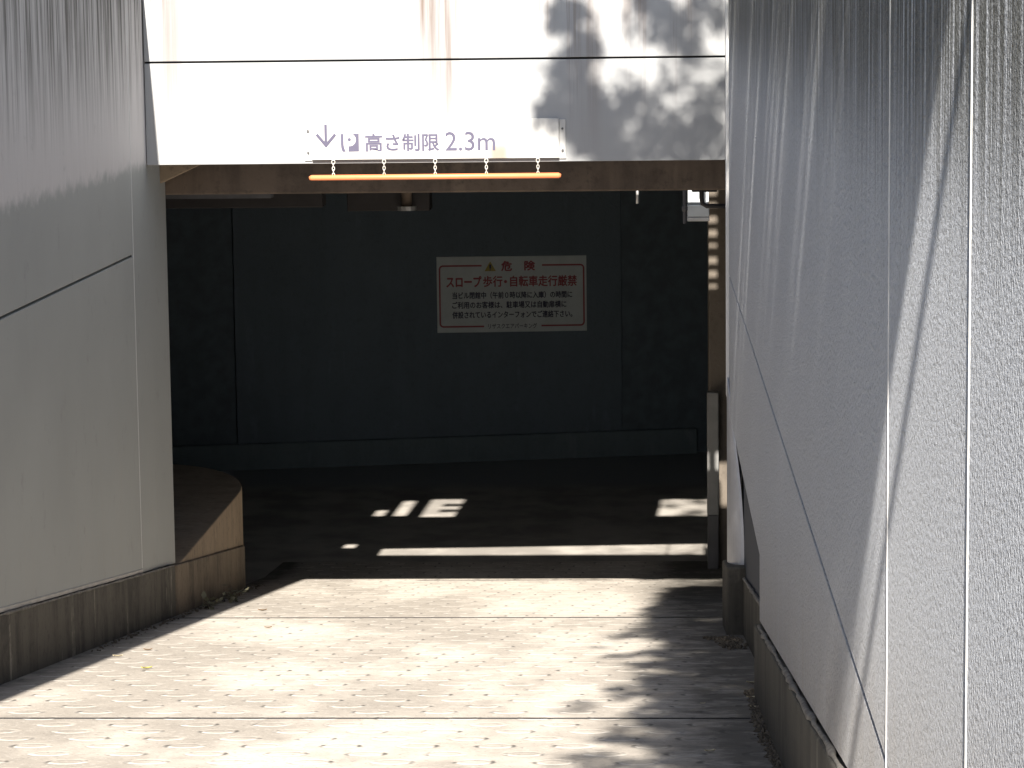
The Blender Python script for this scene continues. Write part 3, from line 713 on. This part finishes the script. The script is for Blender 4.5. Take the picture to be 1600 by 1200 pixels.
# ================================================================== THE TREE BESIDE THE RIGHT WALL
def on_fascia(px, py): return Vector((-2.554 + (px - 226) * .003265, 14.55, -.227 - (py - 98 + .0072 * (px - 226)) * .0033))
def tree():
    rnd = random.Random(21)
    t = thing('tree', (1.75, 4.3, STREET), 'leafy tree standing behind the right wall, its branches reaching over the ramp', 'tree')
    clusters = []                            # centre, radius, leaves
    drift = Vector((-TAN_D, -1, TAN_S))
    def back(p, k): return p + drift * k
    # boughs over the entrance
    for px, py, r, n in ((880, 30, 20, 45), (915, 75, 27, 60), (890, 118, 32, 80), (915, 155, 30, 80), (862, 168, 20, 35), (905, 200, 30, 90), (948, 222, 36, 120),
                         (935, 180, 28, 70), (1000, 168, 32, 60), (978, 150, 24, 40), (1060, 205, 36, 90), (1098, 165, 28, 55), (1112, 215, 30, 80), (1040, 240, 28, 55),
                         (1030, 25, 32, 90), (1062, 58, 32, 80), (1095, 15, 28, 60), (1018, -10, 30, 60), (1078, 85, 18, 25), (1122, 30, 16, 22), (1000, 235, 22, 35), (962, 250, 22, 50),
                         (905, 20, 16, 20), (1050, 130, 22, 14), (845, 190, 14, 10), (985, 55, 20, 10), (1020, 200, 24, 35), (1125, 130, 18, 18), (1080, 250, 20, 30)):
        clusters.append((back(on_fascia(px, py), rnd.uniform(4.6, 6.2)), r * .0033 * 1.15, int(n * (3.8 if px < 970 else 2.1))))
    # canopy that dapples the ramp: ragged outer edge, dense towards the wall
    edge = [(8.0, -.24), (8.8, -.20), (9.4, -.10), (9.9, -.33), (10.5, -.18), (11.3, -.02), (12.3, -.16), (13.2, -.30), (13.8, -.08), (14.6, -.02), (15.6, .0), (16.6, .08), (17.6, .16), (18.6, .12)]
    def xe(y):
        for (a, p), (b, q) in zip(edge, edge[1:]):
            if a <= y <= b: return p + (q - p) * (y - a) / (b - a)
        return 0.1
    for i in range(640):
        y = rnd.uniform(7.4, 17.7); e = xe(y)
        dense = rnd.random() < .80
        x = rnd.uniform(max(e, 0.0) + .04, .50) if dense else rnd.uniform(e, e + .22)
        p = Vector((x, y, -1 - SLOPE * y))
        zc = rnd.uniform(2.1, 3.5)
        clusters.append((back(p, (zc - p.z) / TAN_S), rnd.uniform(.07, .13) if dense else rnd.uniform(.04, .08), rnd.randint(45, 80) if dense else rnd.randint(10, 24)))
    for X_, Y_, k, r, n in ((.18, 22.3, 12, .07, 40), (.38, 22.0, 11.5, .08, 50), (.42, 22.5, 12.5, .10, 60), (.28, 21.9, 11, .06, 30), (.12, 22.6, 12, .06, 24),
                            (.30, 20.3, 13, .05, 14), (.05, 20.25, 13, .05, 12), (-.25, 20.5, 13, .04, 8), (.38, 20.5, 13.5, .06, 16)):
        clusters.append((back(Vector((X_, Y_, FLOOR)), k), r, n))
    for z_ in (-2.70, -2.86, -3.0):
        for k_ in (7.2, 8.3): clusters.append((back(Vector((.40, 13.5, z_)), k_), .09, 70))
    # canopy over the right wall
    for i in range(210):
        q = rnd.uniform(2.80, 9.35); z = rnd.uniform(2.1, 3.9)
        clusters.append((Vector((rnd.uniform(.10, .50), (q - z) / TAN_S, z)), rnd.uniform(.09, .16), rnd.randint(28, 52)))
    for i in range(120):
        a = rnd.uniform(0, 6.283); r = rnd.uniform(.4, 1) ** .6
        clusters.append((Vector((1.75 + 1.15 * r * math.cos(a), 4.2 + 3.2 * r * math.sin(a), rnd.uniform(2.4, 5.2))), rnd.uniform(.14, .26), rnd.randint(25, 45)))
    m = MB()
    for c, r, n in clusters:
        for k in range(n):
            d = Vector((rnd.gauss(0, 1), rnd.gauss(0, 1), rnd.gauss(0, 1))).normalized() * r * rnd.random() ** .45
            p = c + d
            a = Vector((rnd.gauss(0, 1), rnd.gauss(0, 1), rnd.gauss(-.4, .7))).normalized()
            b = a.cross(Vector((rnd.gauss(0, 1), rnd.gauss(0, 1), rnd.gauss(0, 1)))).normalized()
            l = rnd.uniform(.045, .075); w = l * rnd.uniform(.2, .3); nz = a.cross(b) * l * .08
            m.add([p, p + a * l * .45 + b * w + nz, p + a * l, p + a * l * .45 - b * w + nz], [(0, 1, 2), (0, 2, 3)])
    crown = m.build('crown', 'leaf_green', t)
    # trunk, limbs, twigs
    m = MB(); base = Vector((1.75, 4.3, STREET))
    trunk = [base + Vector((0, 0, -.1)), base + Vector((.03, -.02, .9)), base + Vector((-.04, .02, 2.2)), base + Vector((.02, 0, 3.6)), base + Vector((.0, .05, 5.0)), base + Vector((.05, .0, 6.4))]
    m.tube(trunk, [.17, .135, .115, .09, .06, .02], 12)
    limbs = []
    for tx, ty, tz, k in ((.35, 8.6, 3.9, 2), (.2, 7.4, 3.3, 2), (.25, 5.6, 2.9, 2), (.3, 3.6, 2.7, 2), (.25, 1.6, 2.5, 2), (.35, .2, 2.7, 2), (.0, 9.2, 4.6, 3), (2.5, 6.2, 4.2, 3), (2.6, 2.6, 4.0, 3), (1.2, 1.8, 4.6, 3), (1.4, 6.6, 4.8, 3)):
        s = trunk[k] + Vector((0, 0, rnd.uniform(-.3, .4))); e = Vector((tx, ty, tz)); mid = s.lerp(e, .5) + Vector((rnd.uniform(-.1, .1), rnd.uniform(-.1, .1), .25))
        pts = [s, s.lerp(mid, .5) + Vector((0, 0, .05)), mid, mid.lerp(e, .5) + Vector((0, 0, .06)), e]
        m.tube(pts, [.05, .04, .03, .02, .008], 7); limbs += pts[1:]
    m.tube([(1.0, .9, 2.62), (.5, .3, 2.60), (-.1, -.1, 2.44), (-.6, -.25, 2.5)], [.03, .024, .018, .008], 7)
    for c, r, n in clusters:
        q = min(limbs, key=lambda v: (v - c).length)
        if (q - c).length < 2.2:
            mid = q.lerp(c, .5) + Vector((rnd.uniform(-.06, .06), rnd.uniform(-.06, .06), rnd.uniform(0, .1)))
            m.tube([q, mid, c], [.007, .005, .002], 4, cap=False)
    m.build('trunk', 'bark', t, smooth=True)
tree()

# ================================================================== LEAVES, WEEDS AND GRIT ON THE RAMP
def small_things():
    rnd = random.Random(5)
    def leaf(name, x, y, mat, size, label, yaw, group=None):
        z0 = rz(y) + .004
        m = MB(); n = 6; vs = []
        for i in range(n + 1):
            f = i / n; w = math.sin(math.pi * min(1, f * 1.02)) ** .8 * .30 * size
            for sx in (-1, 0, 1):
                u, v = (f - .5) * size, sx * w
                h = abs(sx) * .10 * size + .10 * size * (f - .5) ** 2 * 4
                X = u * math.cos(yaw) - v * math.sin(yaw); Y = u * math.sin(yaw) + v * math.cos(yaw)
                vs.append((x + X, y + Y, z0 + h - SLOPE * Y))
        fs = [(i * 3 + k, i * 3 + k + 1, i * 3 + k + 4, i * 3 + k + 3) for i in range(n) for k in range(2)]
        m.add(vs, fs)
        tag(m.build(name, mat), label, 'leaf', group)
    def at(px, py):                          # a spot on the ramp slab
        d = CX * ((px - 800) / 4450) + CY * (-(py - 600) / 4450) - CZ
        k = -1.0 / (d.z + SLOPE * d.y)
        return d.x * k, d.y * k
    G = 'fallen leaves on the ramp'
    for px, py, mat, size, lab, yaw in ((1109, 1176, 'pale_leaf', .035, 'pale curled leaf at the bottom right of the ramp by the shaded gutter', .2),
                                        (229, 1046, 'yellow_leaf', .05, 'yellow-green leaf lying alone on the left of the ramp', .5),
                                        (231, 1017, 'dry_leaf', .04, 'reddish leaf near the left plinth, just beyond the yellow-green leaf', .1),
                                        (184, 1027, 'pale_leaf', .045, 'pale scrap of leaf right against the left plinth shadow', .1),
                                        (410, 955, 'dry_leaf', .05, 'brown leaf on the sunny ramp near the left corner of the shadow', .1),
                                        (419, 982, 'dry_leaf', .04, 'small rust-brown leaf just below the upper ramp joint', .4),
                                        (1176, 1069, 'pale_leaf', .05, 'upper pale leaf of the three lying along the right plinth', .2),
                                        (1175, 1092, 'pale_leaf', .045, 'middle pale leaf of the three lying along the right plinth', .4),
                                        (1181, 1107, 'pale_leaf', .04, 'lowest pale leaf of the three lying along the right plinth', .1),
                                        (1098, 1101, 'pale_leaf', .02, 'tiny pale leaf flake in the dappled shade left of the right gutter', .1)):
        x, y = at(px, py); leaf('fallen_leaf', x, y, mat, size, lab, yaw, G)
    # weed rooted where the plinth meets the ramp
    def weed(x, y, h, n, label):
        w = thing('weed', (x, y, rz(y)), label, 'weed')
        st = MB(); lf = MB()
        for i in range(n):
            a = rnd.uniform(0, 6.28); tip = Vector((x + math.cos(a) * h * .7 + .02, y + math.sin(a) * h, rz(y) + h * rnd.uniform(.5, 1)))
            b = Vector((x, y, rz(y) - .005)); st.tube([b, b.lerp(tip, .5) + Vector((0, 0, h * .15)), tip], [.003, .0025, .0015], 5)
            for k in range(4):
                p = b.lerp(tip, rnd.uniform(.4, 1)); d = Vector((rnd.gauss(0, 1), rnd.gauss(0, 1), rnd.gauss(0, .5))).normalized(); s_ = d.cross(Vector((0, 0, 1))).normalized(); l = rnd.uniform(.03, .055)
                lf.add([p, p + d * l * .5 + s_ * l * .3, p + d * l, p + d * l * .5 - s_ * l * .3], [(0, 1, 2, 3)])
        st.build('stem', 'bark', w); lf.build('leaves', 'weed_green', w)
    x, y = at(352, 941); weed(x + .03, y, .09, 9, 'taller dull weed at the foot of the left plinth near its end')
    x, y = at(318, 952); weed(x + .03, y, .075, 10, 'low grey-green weed at the foot of the left plinth, nearer the viewer')
    # grit swept into the right gutter and beside the left plinth
    def grit(name, pts, n, rmin, rmax, mat, spread):
        m = MB()
        for k in range(n):
            i = rnd.randrange(len(pts) - 1); f = rnd.random()
            x = pts[i][0] + (pts[i + 1][0] - pts[i][0]) * f + rnd.gauss(0, spread); y = pts[i][1] + (pts[i + 1][1] - pts[i][1]) * f
            r = rnd.uniform(rmin, rmax); z = rz(y) + r * .3
            q = [Vector((rnd.gauss(0, 1), rnd.gauss(0, 1), rnd.gauss(0, 1))).normalized() * r for _ in range(4)]
            vs = [(x + r, y, z), (x - r * .8, y + r * .3, z), (x, y + r * 1.2, z), (x + r * .2, y - r, z), (x, y, z + r * .7), (x, y, z - r * .6)]
            vs = [(a + rnd.gauss(0, r * .2), b + rnd.gauss(0, r * .2), c + rnd.gauss(0, r * .1)) for a, b, c in vs]
            m.add(vs, [(0, 2, 4), (2, 1, 4), (1, 3, 4), (3, 0, 4), (2, 0, 5), (1, 2, 5), (3, 1, 5), (0, 3, 5)])
        o = m.build(name, mat); o['kind'] = 'stuff'
    xg = XR - .03
    grit('gutter_grit', [(xg, 8.0), (xg - .005, 9.0), (xg + .0, 9.8), (xg, 10.6)], 420, .004, .013, 'litter', .012)
    grit('gutter_debris', [(XR - .02, 12.6), (XR - .03, 13.1), (XR - .10, 13.3)], 160, .005, .018, 'litter', .03)
    grit('plinth_grit', [(XL + .04, 12.5), (XL + .05, 15.5), (XL + .06, 18.0)], 260, .004, .012, 'litter', .02)
small_things()
